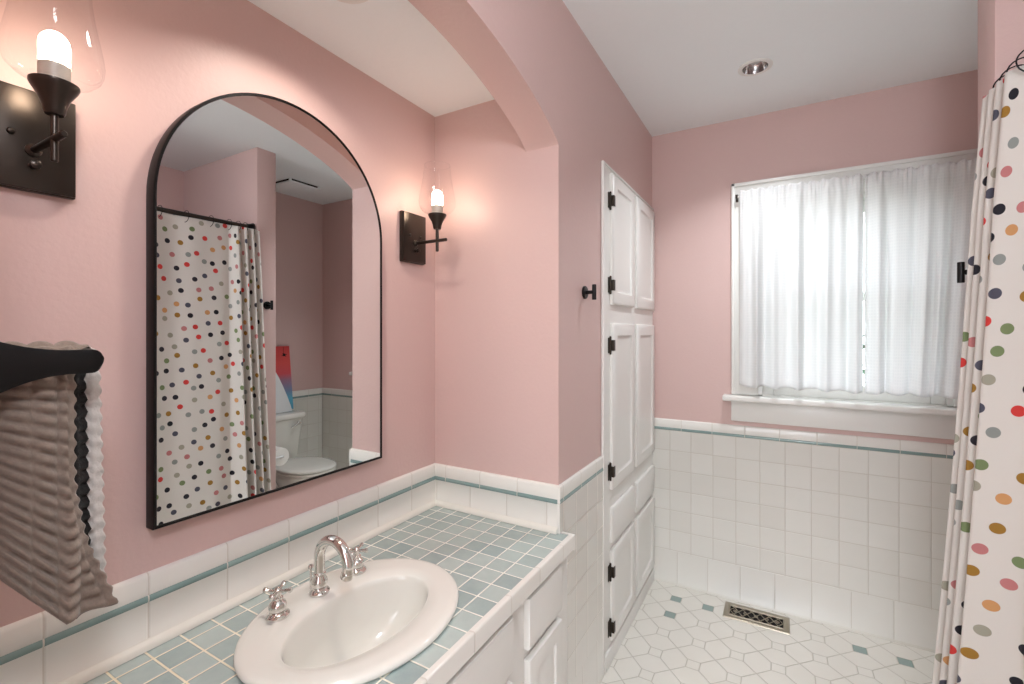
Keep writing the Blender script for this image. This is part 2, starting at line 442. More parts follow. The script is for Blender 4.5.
# ------------------------------------------------------------------ window
w = B()
box(w, (.911, YB-.022, WZ0), (WX0+.004, YB-.0005, WZ1), .003); box(w, (WX1-.004, YB-.022, WZ0), (1.862, YB-.0005, WZ1), .003)
box(w, (.911, YB-.022, WZ1-.004), (1.862, YB-.0005, 2.102), .003)
box(w, (.906, YB-.032, WZ0), (.922, YB-.0005, 2.107), .003); box(w, (1.851, YB-.032, WZ0), (1.867, YB-.0005, 2.107), .003)
box(w, (.906, YB-.032, 2.09), (1.867, YB-.0005, 2.107), .003)
for x0, x1 in ((WX0, WX0+.022), (WX1-.022, WX1)): box(w, (x0, YB, WZ0), (x1, YB+.15, WZ1))
box(w, (WX0, YB, WZ1-.022), (WX1, YB+.15, WZ1)); box(w, (WX0, YB, WZ0-.02), (WX1, YB+.15, WZ0+.004))
win = struct('window_1', w, 'white')
b = B(); box(b, (.868, YB-.075, 1.016), (1.900, YB-.0005, 1.044), .007, 3); struct('window_sill', b, 'white', parent=win)
b = B(); box(b, (.904, YB-.022, .912), (1.868, YB-.0005, 1.016), .003); struct('window_apron', b, 'white', parent=win)
def sash(z0, z1, y, rail0, rail1):
    b = B(); x0, x1 = WX0+.022, WX1-.022
    box(b, (x0, y, z0), (x0+.05, y+.035, z1), .004); box(b, (x1-.05, y, z0), (x1, y+.035, z1), .004)
    box(b, (x0+.05, y, z0), (x1-.05, y+.035, z0+rail0), .004); box(b, (x0+.05, y, z1-rail1), (x1-.05, y+.035, z1), .004)
    s = struct('window_sash', b, 'white', parent=win)
    b = B(); box(b, (x0+.045, y+.014, z0+rail0-.005), (x1-.045, y+.019, z1-rail1+.005)); obj('window_pane', b, 'pane', s)
sash(1.049, 1.54, YB+.02, .065, .035); sash(1.505, WZ1-.022, YB+.062, .035, .05)

# sheer curtains on a thin rod
ROD_Y, ROD_Z = YB-.056, 2.030
t = thing('curtain_rod', 'thin white rod with dark brackets across the top of the window', 'curtain rod', (.93, ROD_Y, ROD_Z))
b = B(); tube(b, [(.925, ROD_Y, ROD_Z), (1.850, ROD_Y, ROD_Z)], .0055); obj('rod', b, 'white', t)
for x in (.932, 1.843):
    b = B(); box(b, (x-.006, YB-.033, ROD_Z-.018), (x+.006, YB-.022, ROD_Z+.018), .002); box(b, (x-.004, ROD_Y-.008, ROD_Z-.009), (x+.004, YB-.03, ROD_Z-.005))
    box(b, (x-.005, ROD_Y-.010, ROD_Z-.010), (x+.005, ROD_Y-.0065, ROD_Z+.010))
    obj('bracket', b, 'bronze', t)
def voile(name, xa, xb_top, xb_bot, seed, label, lean=0.):
    rnd = random.Random(seed); ph = [rnd.uniform(0, 6.28) for _ in range(6)]
    ztop, zbot = 2.056, 1.094
    W = xb_top-xa
    def f(u, v):
        z = zbot+(ztop-zbot)*v
        k = v**.8
        x = xa+u*((xb_bot-xa)*(1-k)+(xb_top-xa)*k)
        dn = 1-v
        ydeep = (.014*sin(u*W*62+ph[0]+1.2*sin(u*9+ph[1]))+.009*sin(u*W*113+ph[2]))*(.35+1.0*min(1, dn*2.2))
        tiny = .0030*sin(u*W*330+ph[3]+2*sin(u*W*40))*max(0, 1-dn*7)
        y = ROD_Y-.012-.016*min(1, dn*3)+ydeep*.9+tiny
        if v > .955: y += .003*sin(u*W*240+ph[4])
        if abs(z-ROD_Z) < .018: y = min(y, ROD_Y-.0085)
        z += .004*sin(u*W*150+ph[5])*(1 if v > .97 else 0)+.005*sin(u*W*62+ph[0])*max(0., 1-v*8)
        return (x+.004*sin(u*W*70+ph[4])*dn, y, z)
    b = B()
    hem = lambda u, v: 1 if (v < .045 or .925 < v) else 0
    grid(b, 170, 80, f, lambda u, v: (u*W*1.9, v*(ztop-zbot)), hem)
    o = obj(name, b, ['voile', 'voile2'], None, (xa, ROD_Y, zbot), 180, fix=False)
    md = o.modifiers.new('cloth', 'SOLIDIFY'); md.thickness = .0007
    tag(o, label, 'curtain', 'sheer window curtains')
voile('window_curtain', .947, 1.437, 1.432, 3, 'left of the two sheer white gathered curtains on the window')
voile('window_curtain', 1.441, 1.832, 1.768, 11, 'right of the two sheer white gathered curtains, nearest the polka dot curtain')

# outdoors
b = B(); box(b, (-6, YB+.15, -.62), (9, 14, -.6)); struct('ground_outside', b, 'lawn')
t = thing('garden_shrub', 'green shrub outside, seen through the gap between the two window curtains', 'shrub', (1.74, 5.2, -.6))
b = B(); rs = random.Random(5)
for _ in range(420):
    a = rs.uniform(0, 6.28); q = rs.random()**.4; zz = rs.uniform(-.35, 1.34); r = .42*q*(1-.35*abs(zz-.4))
    c = Vector((1.74+r*cos(a), 5.2+r*sin(a), zz)); d = Vector((rs.uniform(-1, 1), rs.uniform(-1, 1), rs.uniform(-.3, 1))).normalized()
    x, y, _ = frame_of(d); s = rs.uniform(.035, .07)
    vs = [b.verts.new(c+x*(s*.5*i)+d*(s*j)+y*(s*.12*k)) for i, j, k in ((0, -1, 0), (1, 0, 1), (0, 1.2, 0), (-1, 0, 1))]
    b.faces.new(vs)
obj('foliage', b, 'foliage', t, fix=False)
b = B()
for k in range(7):
    a = k*.9; tube(b, [(1.74+.03*cos(a), 5.2+.03*sin(a), -.6), (1.74+.1*cos(a), 5.2+.1*sin(a), .2), (1.74+.26*cos(a), 5.2+.26*sin(a), 1.)], [.016, .012, .005], 8)
obj('stem', b, 'bark', t)

# ------------------------------------------------------------------ vanity
LIP = [(0, 0), (0, .012), (.003, .0165), (.008, .018)]
RAISED = LIP+[(.046, .018), (.050, .011), (.062, .011), (.074, .016)]
FLATP = LIP+[(.046, .018), (.051, .0135), (.056, .0115), (.060, .0112)]
def door_bm(y0, y1, z0, z1, x, lv):
    b = B(); panel(b, y0, y1, z0, z1, lambda a, c, d: (x+d, a, c), lv); return b
VX = .532
t = thing('vanity_cabinet', 'white painted vanity cabinet with drawers under the tiled counter', 'cabinet', (.27, .73, 0))
b = B()
for y0, y1 in ((Y0+.002, Y0+.02), (YA-.04, YA-.022)): box(b, (.002, y0, .09), (VX-.02, y1, .66))
box(b, (.002, Y0+.02, .09), (VX-.02, YA-.04, .105)); box(b, (.002, Y0+.02, .105), (.012, YA-.04, .66))
box(b, (.06, Y0+.002, .0), (.44, YA-.03, .09))
for y0, y1 in ((Y0+.002, .17), (.996, 1.086), (1.290, 1.372)): box(b, (VX-.02, y0, .09), (VX, y1, .671), .001)
for z0, z1 in ((.650, .671), (.488, .524), (.09, .105)): box(b, (VX-.02, Y0+.003, z0), (VX-.0006, 1.371, z1), .001)
box(b, (VX-.02, .55, .106), (VX-.0003, .61, .487))
box(b, (VX-.024, Y0+.002, .1), (VX-.016, 1.36, .665))
obj('body', b, 'white', t)
obj('false_front', door_bm(.16, 1.000, .520, .654, VX, LIP), 'white', t)
obj('drawer', door_bm(1.082, 1.295, .520, .656, VX, LIP), 'white', t)
obj('door', door_bm(1.084, 1.295, .098, .492, VX, RAISED), 'white', t)
for y0, y1 in ((.16, .578), (.582, 1.000)):
    obj('door', door_bm(y0, y1, .098, .490, VX, RAISED), 'white', t)

# counter
SX, SY = .293, .737
t = thing('countertop', 'aqua tiled vanity countertop with white edge tiles', 'countertop', (.002, Y0+.002, .676))
def slab_with_hole(b, z0, z1):
    hole = oval(SX, SY, .182, .228, 0, 48); n = len(hole); rect = []
    x0, x1, y0, y1 = .002, .541, Y0+.002, YA-.002
    for (hx, hy, _) in hole:
        dx, dy = hx-SX, hy-SY; k = min((((x1 if dx > 0 else x0)-SX)/dx) if abs(dx) > 1e-6 else 1e9, (((y1 if dy > 0 else y0)-SY)/dy) if abs(dy) > 1e-6 else 1e9)
        rect.append((SX+dx*k, SY+dy*k))
    # snap nearest ray to each corner
    for c in ((x0, y0), (x0, y1), (x1, y0), (x1, y1)):
        i = min(range(n), key=lambda q: (rect[q][0]-c[0])**2+(rect[q][1]-c[1])**2); rect[i] = c
    for z, up in ((z1, True), (z0, False)):
        H = [b.verts.new((p[0], p[1], z)) for p in hole]; R = [b.verts.new((p[0], p[1], z)) for p in rect]
        for i in range(n):
            q = (H[i], R[i], R[(i+1) % n], H[(i+1) % n]); b.faces.new(q if up else q[::-1])
        if up: HT, RT = H, R
        else: HB, RB = H, R
    for T_, U_ in ((HT, HB), (RT, RB)):
        for i in range(n): b.faces.new((T_[i], T_[(i+1) % n], U_[(i+1) % n], U_[i]))
b = B(); slab_with_hole(b, .680, ZK); obj('tile_top', b, 'counter', t, (0, Y0, ZK))
edge_m = wt('edge_cap_tile', 1, .1555, .818, seed=14., rough=.08)
def edge_profile(n=7, h=.046, wd=.016, r=.005):
    pts = [(0, ZK), (0, ZK+.0015)]
    for k in range(n+1):
        a = pi/2*(1-k/n); pts.append((wd-r+r*cos(a), ZK+.0025-r+r*sin(a)))
    pts += [(wd, ZK-h+.004), (wd-.003, ZK-h), (0, ZK-h)]
    return pts
b = B(); pf = edge_profile(); X1 = .541
prism(b, pf, lambda a, z, y: (X1+a, y, z), Y0+.002, YA+.0025)
prism(b, [(a+.0, z) for a, z in pf], lambda a, z, x: (x, YA+.0025+a*.6, z), D+.0095, X1+.017)
obj('edge_tile', b, edge_m, t, (0, 0, ZK))

# sink
t = thing('sink', 'white oval drop-in basin set in the aqua tiled counter', 'sink', (SX, SY, ZK))
b = B(); BX, BY = .316, .728
def lerp(a, c, k): return a+(c-a)*k
R = []
R.append(oval(SX, SY, .200, .243, ZK+.0005, 72)); R.append(oval(SX, SY, .208, .2505, ZK+.003, 72))
R.append(oval(SX, SY, .210, .2525, ZK+.008, 72)); R.append(oval(SX, SY, .208, .2505, ZK+.013, 72)); R.append(oval(SX, SY, .202, .245, ZK+.0162, 72))
R.append(oval(SX, SY, .188, .234, ZK+.0175, 72)); R.append(oval(lerp(SX, BX, .5), lerp(SY, BY, .5), .158, .207, ZK+.0172, 72))
R.append(oval(BX, BY, .114, .183, ZK+.0160, 72)); R.append(oval(BX, BY, .110, .179, ZK+.011, 72)); R.append(oval(BX, BY, .1085, .1775, ZK+.001, 72))
for k, (fx, fy, z) in enumerate(((.105, .171, -.025), (.098, .158, -.065), (.084, .130, -.105), (.062, .090, -.128), (.040, .055, -.138), (.024, .026, -.142))):
    R.append(oval(BX-.018*k/5, BY, fx, fy, ZK+z, 72))
rings(b, R, cap=False)
R2 = [oval(BX-.018, BY, .022, .022, ZK-.143, 72), oval(BX-.018, BY, .036, .040, ZK-.151, 72), oval(BX, BY, .105, .155, ZK-.11, 72), oval(BX, BY, .126, .18, ZK-.02, 72), oval(SX, SY, .17, .215, ZK-.005, 72), oval(SX, SY, .178, .222, ZK+.0005, 72), oval(SX, SY, .200, .243, ZK+.0005, 72)]
rings(b, [R[-1]]+R2, cap=False)
bmesh.ops.remove_doubles(b, verts=b.verts[:], dist=1e-6)
obj('basin', b, 'porc', t, ang=60)
b = B(); lathe(b, [(.0215, 0), (.0215, .003), (.017, .0045), (.015, .003), (.015, .0015)], (BX-.018, BY, ZK-.143), seg=28)
lathe(b, [(.013, .002), (.013, .006), (.009, .0075), (.0, .008)], (BX-.018, BY, ZK-.143), seg=28, cap=False)
obj('drain', b, 'chrome', t)

# faucet (widespread: spout, two cross handles, lift rod)
FX, FY, FZ = .162, .735, ZK+.0170
t = thing('faucet', 'chrome gooseneck faucet with two cross handles on the sink back', 'faucet', (FX, FY, FZ))
b = B()
lathe(b, [(.0225, -.001), (.0235, .002), (.0235, .005), (.021, .008), (.0165, .011), (.0155, .014), (.0185, .020), (.0195, .026), (.0175, .034), (.0135, .040), (.0128, .043), (.0145, .045), (.0145, .048), (.0118, .051)], (FX, FY, FZ))
obj('spout_base', b, 'chrome', t)
pts = [(FX, FY, FZ+.046), (FX, FY, FZ+.085)]
for k in range(1, 19):
    a = pi-k*pi*1.13/18; pts.append((FX+.05+.05*cos(a), FY, FZ+.085+.05*sin(a)))
b = B(); tube(b, pts, [.0125]*len(pts), 20)
p, q = Vector(pts[-1]), Vector(pts[-2]); dn = (p-q).normalized()
tube(b, [p-dn*.012, p-dn*.009, p+dn*.004, p+dn*.006], [.0125, .0142, .0142, .0125], 20)
obj('spout', b, 'chrome', t)
b = B(); tube(b, [(FX-.032, FY, FZ-.001), (FX-.032, FY, FZ+.05)], .0028); lathe(b, [(.002, 0), (.0062, .003), (.0068, .007), (.0048, .0105), (.0, .0115)], (FX-.032, FY, FZ+.048), seg=18, cap=False)
obj('lift_rod', b, 'chrome', t)
def handle(y, rot):
    b = B(); o = (FX, y, FZ)
    lathe(b, [(.0235, -.001), (.0245, .002), (.0245, .005), (.021, .008), (.0175, .010), (.0165, .013), (.0185, .018), (.0185, .026), (.0165, .031), (.0115, .035), (.0095, .037), (.0115, .039), (.0115, .042), (.0075, .045), (.0075, .050)], o)
    h = obj('handle', b, 'chrome', t)
    b = B(); zc = FZ+.054
    lathe(b, [(.0, -.008), (.007, -.006), (.0095, 0), (.0085, .005), (.005, .009), (.0, .0105)], (FX, y, zc), seg=22, cap=False)
    for k in range(4):
        a = rot+k*pi/2; d = Vector((cos(a), sin(a), .12)); c = Vector((FX, y, zc))
        tube(b, [c+d*.004, c+d*.012, c+d*.022, c+d*.0255, c+d*.030, c+d*.0315], [.0042, .0034, .0042, .0058, .0054, .002], 12)
    obj('cross_knob', b, 'chrome', h)
handle(.628, .55); handle(.848, .35)

# ------------------------------------------------------------------ mirror
t = thing('wall_mirror', 'tall arched mirror with thin black frame above the sink', 'mirror', (0, .7565, .962))
mw, mz0, mzc = .3095, .962, 1.6395; my = .7565
def mpath(k):   # outline with inset k
    w_ = mw-k; out = [(my-w_, mz0+k), (my+w_, mz0+k), (my+w_, mzc)]
    for i in range(1, 56): a = pi*i/56; out.append((my+w_*cos(a), mzc+w_*sin(a)))
    out.append((my-w_, mzc)); return out
b = B(); P0, P1 = mpath(0), mpath(.007); n = len(P0); rg = []
sec = [(0, .002), (0, .0305), (.0012, .0325), (.0058, .0325), (.007, .0305), (.007, .002)]
mats_ = [mpath(k) for k, _ in sec]
V = [[b.verts.new((x, mats_[j][i][0], mats_[j][i][1])) for j, (_, x) in enumerate(sec)] for i in range(n)]
for i in range(n):
    for j in range(len(sec)):
        a, c = V[i], V[(i+1) % n]; j2 = (j+1) % len(sec)
        b.faces.new((a[j], a[j2], c[j2], c[j]))
obj('frame', b, 'black', t, ang=40)
b = B(); prism(b, mpath(.0065), YZ, .004, .030); obj('mirror_glass', b, 'mirror', t, ang=20)

# ------------------------------------------------------------------ sconces
def sconce(yc, label, src=None):
    zc = 1.686
    if src is not None:
        r = src.copy(); C.objects.link(r); r.location = (0, yc, zc); r['label'] = label
        for ch in src.children:
            c = ch.copy(); C.objects.link(c); c.parent = r
        return r
    t = thing('wall_sconce', label, 'wall lamp', (0, yc, zc), 'bronze wall sconces beside the mirror')
    b = B(); box(b, (.001, yc-.0575, zc-.086), (.014, yc+.0575, zc+.086), .002); box(b, (.013, yc-.0555, zc-.084), (.021, yc+.0555, zc+.084), .0015); obj('backplate', b, 'bronze', t)
    for dy in (-.027, .027):
        b = B(); lathe(b, [(.0052, 0), (.0052, .004), (.0035, .006), (0, .0065)], (.0205, yc+dy, zc+.006), (1, 0, 0), 16, cap=False); obj('screw', b, 'bronze', t)
    b = B(); lathe(b, [(.006, 0), (.006, .010), (.0075, .012), (.0075, .017), (.003, .019), (0, .019)], (.0205, yc, zc-.044), (1, 0, 0), 16, cap=False)
    obj('switch_knob', b, 'bronze', t)
    X = .118
    b = B(); tube(b, [(.0205, yc, zc-.018), (X+.038, yc, zc-.018), (X+.040, yc, zc-.018)], [.0055, .0055, .0035]); lathe(b, [(.011, 0), (.011, .004), (.0055, .008)], (.0205, yc, zc-.018), (1, 0, 0), 20)
    tube(b, [(X, yc, zc-.055), (X, yc, zc-.053), (X, yc, zc+.03)], [.003, .0052, .0052]); obj('arm', b, 'bronze', t)
    b = B(); lathe(b, [(.0, .020), (.0115, .020), (.0135, .024), (.0145, .032), (.019, .046), (.0275, .060), (.0305, .066), (.0305, .070), (.027, .0705), (.0, .069)], (X, yc, zc), seg=36, cap=False); obj('cup', b, 'bronze', t)
    b = B(); lathe(b, [(.0225, .070), (.0225, .074), (.0195, .076), (.0195, .098), (.0165, .100), (.0, .100)], (X, yc, zc), seg=30, cap=False); obj('socket', b, 'frost', t)
    b = B(); pr = [(.0165, .099), (.0185, .105), (.0190, .130)]
    for k in range(1, 9): a = pi/2*k/8; pr.append((.019*cos(a)+1e-5, .130+.022*sin(a)))
    lathe(b, pr, (X, yc, zc), seg=28, cap=False); obj('bulb', b, 'bulb', t)
    b = B(); pr = [(.028, .0715), (.036, .0735), (.047, .079), (.0565, .089), (.0605, .100), (.0615, .111), (.0595, .128), (.0545, .155), (.049, .185), (.0455, .210), (.0435, .236)]
    pr += [(.0425, .2368), (.0417, .2355), (.0420, .2335)]
    lathe(b, pr, (X, yc, zc), seg=48, cap=False); obj('glass_shade', b, 'glass', t, ang=180)
    return t
s1 = sconce(1.2315, 'bronze wall lamp to the right of the arched mirror')
sconce(.277, 'bronze wall lamp to the left of the mirror, above the hand towel', s1)

# ------------------------------------------------------------------ towel holder and hand towel
t = thing('towel_holder', 'black metal towel arm on the left alcove wall, over the hand towel', 'towel holder', (.28, Y0, 1.32))
b = B(); lathe(b, [(.034, 0), (.034, .008), (.031, .011), (0, .011)], (.262, Y0+.0005, 1.325), (0, 1, 0), 36, cap=False); obj('wall_plate', b, 'black', t)
def flat_arm(x, ya, yb, z, h0, h1, th, flare):
    b = B(); n = 26; rs = []
    for i in range(n+1):
        q = 1-(1-i/n)**1.8; y = ya+(yb-ya)*q
        h = h1+(h0-h1)*max(0, 1-q/flare)**2
        if q > .93: h = h1*sqrt(max(0., 1-((q-.93)/.07)**2))+1e-4
        rs.append([(x+th*.5*cx, y, z+h*.5*cz-(h-h1)*.1) for cx, cz in ((-1, -.7), (-.55, -1), (.55, -1), (1, -.7), (1, .7), (.55, 1), (-.55, 1), (-1, .7))])
    rings(b, rs); return b
obj('arm', flat_arm(.281, Y0+.008, .283, 1.319, .17, .033, .010, .80), 'black', t)
b = B(); tube(b, [(.238, Y0+.001, 1.325), (.238, .285, 1.325), (.238, .288, 1.325)], [.0055, .0055, .002]); obj('back_rail', b, 'black', t)

def towel():
    b = B(); nu, nv = 220, 84
    xf, xb_, zr, rr = .2535, .2235, 1.325, .0150
    Lf, Lb = .375, .385; arc = pi*rr; T = Lf+arc+Lb
    def f(u, v):
        s = u*T
        if s < Lf: kf = 1-s/Lf; fr = True; side = 1
        elif s < Lf+arc: kf = 0.; side = 0
        else: kf = (s-Lf-arc)/Lb; side = -1
        # width range
        y0 = .112
        if side == 1: yr = .262+.048*max(0, (kf-.45)/.55)**1.4; y0 = .112+.03*kf
        elif side == 0:
            q = (s-Lf)/arc; yr = .262+.036*q
        else: yr = .298+.010*kf
        y = y0+(yr-y0)*v
        vv = (y-.112)
        if side == 1:
            fold = (.009*sin(vv*62+.6)+.005*sin(vv*130+2*kf))*min(1, kf*2.2)
            x = xf+fold*.8-.004; 
            cut = 1-.235*max(0., min(1.4, (.252-y)/.062))
            z = zr-kf*Lf*min(1., cut)
        elif side == 0:
            q = (s-Lf)/arc; x = (xf+xb_)/2+rr*cos(pi*q); z = zr+rr*sin(pi*q)
        else:
            x = xb_+.006*sin(vv*50+1.)*kf; z = zr-kf*Lb*(1-.30*max(0., min(1.4, (.262-y)/.062)))
        # waffle relief
        wf = abs(sin(pi*s/.0195))**.8*(.22+.78*abs(sin(pi*(vv+.004)/.027))**.7)
        amp = .013*min(1, (1-abs(2*v-1))*12)
        if v > .93: wf = abs(sin(pi*s/.0205)); amp = .003
        nx = 1 if side == 1 else (-1 if side == -1 else 0)
        x += nx*wf*amp
        if side == 0: z += wf*amp*.6
        y += .0018*sin(s*2*pi/.0205)*(v > .95)
        return (x, y, z)
    def mi(u, v): return 2 if (u > .5 and v > .915) else 0
    grid(b, nu, nv, f, None, mi)
    for fc in b.faces: fc.normal_flip()
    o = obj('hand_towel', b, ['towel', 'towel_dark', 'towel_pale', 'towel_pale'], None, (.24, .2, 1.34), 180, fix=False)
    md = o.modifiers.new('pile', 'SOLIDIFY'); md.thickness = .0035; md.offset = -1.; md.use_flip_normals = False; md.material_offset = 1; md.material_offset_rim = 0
    tag(o, 'taupe waffle-weave hand towel draped on the black towel arm', 'towel')
    return o
TW = towel()

# ------------------------------------------------------------------ robe hooks
def hook(o, d, label, reach=.037):
    """o: point on the wall, d: outward direction (+1/-1 along x)"""
    t = thing('robe_hook', label, 'hook', o, 'matte black robe hooks')
    b = B(); lathe(b, [(.0235, 0), (.0235, .006), (.021, .008), (0, .008)], o, (d, 0, 0), 32, cap=False); obj('wall_plate', b, 'black', t)
    b = B(); tube(b, [o, (o[0]+d*reach, o[1], o[2])], .0068); obj('post', b, 'black', t)
    b = B(); x = o[0]+d*(reach+.001); tube(b, [(x, o[1], o[2]-.0275), (x, o[1], o[2]-.0265), (x, o[1], o[2]+.0265), (x, o[1], o[2]+.0275)], [.0065, .0078, .0078, .0065], 20); obj('peg', b, 'black', t)
hook((D, 1.588, 1.503), 1, 'black peg hook on the pink wall between the arch and the tall cabinet')
hook((XW, 1.664, 1.518), -1, 'black peg hook on the end of the partition wall by the polka dot curtain', .046)

# ------------------------------------------------------------------ tall linen cabinet
CX0 = D+.006
t = thing('linen_cabinet', 'tall white built-in cabinet with eight doors and drawers by the window', 'cabinet', (D, 2.15, 0))
b = B()
for y0, y1 in ((1.784, 1.870), (2.178, 2.242), (2.562, 2.604)): box(b, (D+.001, y0, .0), (CX0, y1, 2.03))
for z0, z1 in ((0., .095), (.455, .495), (.628, .715), (1.392, 1.480), (2.005, 2.03)): box(b, (D+.001, 1.785, z0), (CX0-.0003, 2.604, z1))
box(b, (D+.001, 1.80, .05), (D+.003, 2.58, 2.02))
obj('face_frame', b, 'white', t)
b = B(); box(b, (D+.001, 1.768, .0), (CX0+.006, 1.785, 2.038), .002); box(b, (D+.001, 1.785, 2.03), (CX0+.006, 2.604, 2.038), .002)
obj('casing', b, 'white', t)
b = B(); box(b, (CX0-.0005, 1.785, .0), (CX0+.009, 2.604, .065), .002); obj('toe_board', b, 'white', t)
DOOR = [(0, 0), (0, .010), (.004, .015), (.010, .017)]
DOORP = DOOR+[(.052, .017), (.057, .0115), (.063, .0095), (.070, .0092)]
cols = ((1.862, 2.187), (2.233, 2.582))
def leaf(name, y0, y1, z0, z1, lv, hz=()):
    o = obj(name, door_bm(y0, y1, z0, z1, CX0, lv), 'white', t)
    for z in hz:
        b = B(); box(b, (CX0, y0-.026, z-.032), (CX0+.0025, y0-.003, z+.032), .0006); tube(b, [(CX0+.004, y0-.004, z-.038), (CX0+.004, y0-.004, z-.036), (CX0+.004, y0-.004, z+.036), (CX0+.004, y0-.004, z+.038)], [.0022, .0042, .0042, .0022], 10)
        box(b, (CX0+.005, y0-.003, z-.022), (CX0+.0195, y0+.000, z+.022), .0006); box(b, (CX0+.0155, y0-.001, z-.022), (CX0+.0188, y0+.016, z+.022), .0006)
        obj('hinge', b, 'hinge', o)
for k, (y0, y1) in enumerate(cols):
    L = k == 0
    leaf('door', y0, y1, 1.474, 2.014, DOORP, (1.90, 1.553) if L else ())
    leaf('door', y0, y1, .711, 1.397, DOORP, (1.305, .785) if L else ())
    leaf('drawer', y0, y1, .492, .634, DOOR)
    leaf('door', y0, y1, .088, .462, DOORP, (.372, .145) if L else ())

# ------------------------------------------------------------------ ceiling cans, vent, added fill globe
def can(o, label, src=None):
    if src is not None:
        r = src.copy(); C.objects.link(r); r.location = o; r['label'] = label
        for ch in src.children:
            c = ch.copy(); C.objects.link(c); c.parent = r
        return r
    t = thing('recessed_light', label, 'ceiling light', o, 'recessed ceiling lights')
    b = B(); lathe(b, [(.047, -.001), (.047, -.004), (.058, -.005), (.0635, -.0035), (.064, -.0003), (.06, -.0002)], o, seg=48, cap=False); obj('trim_ring', b, 'white', t)
    b = B(); lathe(b, [(.047, -.004), (.0445, .008), (.040, .022), (.033, .034), (.024, .042), (.0, .044)], o, seg=48, cap=False); obj('reflector', b, 'reflector', t)
    b = B(); lathe(b, [(.0, .012), (.012, .014), (.021, .022), (.022, .030), (.015, .042)], o, seg=30, cap=False); obj('bulb', b, 'canlamp', t)
    return t
def drill(o, rad, cut_names):
    pass
c1 = can((1.031, 2.136, ZC), 'round recessed light in the main ceiling near the window')
can((0.250, 0.736, ZA), 'round recessed light in the alcove ceiling above the mirror', c1)

t = thing('ceiling_vent', 'square white fan cover with dark slots on the ceiling over the toilet', 'ceiling vent', (2.03, 2.16, ZC))
b = B(); box(b, (1.915, 2.045, ZC-.006), (2.145, 2.275, ZC-.0005)); obj('housing', b, 'dark', t)  # dark colour stands for the shadow in the gap round the cover
b = B(); panel(b, 1.915, 2.145, 2.045, 2.275, lambda a, c, d: (a, c, ZC-.018-d), [(0, -.006), (0, .004), (.02, .010)]); obj('cover', b, 'ceil', t)
for (x, y) in ((1.9145, 2.0445), (2.1455, 2.0445), (1.9145, 2.2755), (2.1455, 2.2755)):
    b = B(); box(b, (x-.007, y-.007, ZC-.026), (x+.007, y+.007, ZC-.0005)); obj('clip', b, 'ceil', t)

GX, GY, GZ = 1.34, -.12, 2.20  # unseen globe, added to brighten the room and ceiling evenly
t = thing('fill_globe', 'added white fill globe on a short stem near the door, out of view', 'ceiling light', (GX, GY, ZC))
b = B(); lathe(b, [(.0, -.0005), (.060, -.0005), (.062, -.012), (.050, -.022), (.010, -.026), (.010, -.115), (.038, -.120), (.042, -.138), (.0, -.138)], (GX, GY, ZC), seg=40, cap=False); obj('stem', b, 'white', t)
b = B(); lathe(b, [(max(.0, .125*sin(pi*k/24)), .125*cos(pi*k/24)) for k in range(2, 25)], (GX, GY, GZ), seg=40, cap=False); obj('globe', b, 'fill_glow', t)

# ------------------------------------------------------------------ floor register
RX0, RX1, RY0, RY1 = .880, 1.158, 2.428, 2.568
t = thing('floor_register', 'scrollwork metal floor vent beside the tiled back wall', 'floor vent', ((RX0+RX1)/2, (RY0+RY1)/2, 0))
b = B(); box(b, (RX0+.02, RY0+.02, .0005), (RX1-.02, RY1-.02, .0012)); obj('duct_shade', b, 'dark', t)  # flat plate, the shade of the open duct put into its dark colour
b = B(); lv = [(0, .0004), (.002, .004), (.006, .0065), (.022, .0065), (.027, .003), (.027, .0012)]
Rr = [[b.verts.new(p) for p in ((RX0+k, RY0+k, z), (RX1-k, RY0+k, z), (RX1-k, RY1-k, z), (RX0+k, RY1-k, z))] for k, z in lv]
for p, q in zip(Rr, Rr[1:]):
    for i in range(4): b.faces.new((p[i], p[(i+1) % 4], q[(i+1) % 4], q[i]))
obj('frame', b, 'nickel', t)
b = B(); zg = .0042; cy = (RY0+RY1)/2; hw = (RY1-RY0)/2-.027; xa, xb2 = RX0+.027, RX1-.027
def ring2(cx, cy_, rx, ry, r=.0023):
    tube(b, [(cx+rx*cos(2*pi*k/24), cy_+ry*sin(2*pi*k/24), zg) for k in range(24)], r, 6, close=True)
LX = xb2-xa
for ph in range(4):
    tube(b, [(xa+LX*k/64, cy+hw*.93*sin(2*pi*1.5*k/64+ph*pi/2), zg+.0004*(ph % 2)) for k in range(65)], .0019, 6)
for k in range(5):
    cx = xa+LX*(k+.5)/5
    tube(b, [(cx+.007*cos(2*pi*q/18), cy+.007*sin(2*pi*q/18), zg+.0006) for q in range(18)], .0018, 6, close=True)
for sy in (-1, 1): tube(b, [(xa, cy+sy*hw*.95, zg), (xb2, cy+sy*hw*.95, zg)], .002, 6)
obj('grille', b, 'nickel', t)

# ------------------------------------------------------------------ shower rod, rings, curtain
RDX, RDZ = 1.622, 1.972
t = thing('shower_rod', 'dark metal shower curtain rod ending at the partition wall', 'curtain rod', (RDX, .06, RDZ))
b = B(); tube(b, [(RDX, .062, RDZ), (RDX, 1.603, RDZ)], .0125, 18); obj('rod', b, 'bronze', t)
for y, s in ((.0605, 1), (1.6035, -1)):
    b = B(); lathe(b, [(.026, 0), (.026, .006), (.021, .016), (.0175, .030), (.0175, .036), (.013, .037)], (RDX, y, RDZ), (0, s, 0), 28); obj('flange', b, 'black', t)

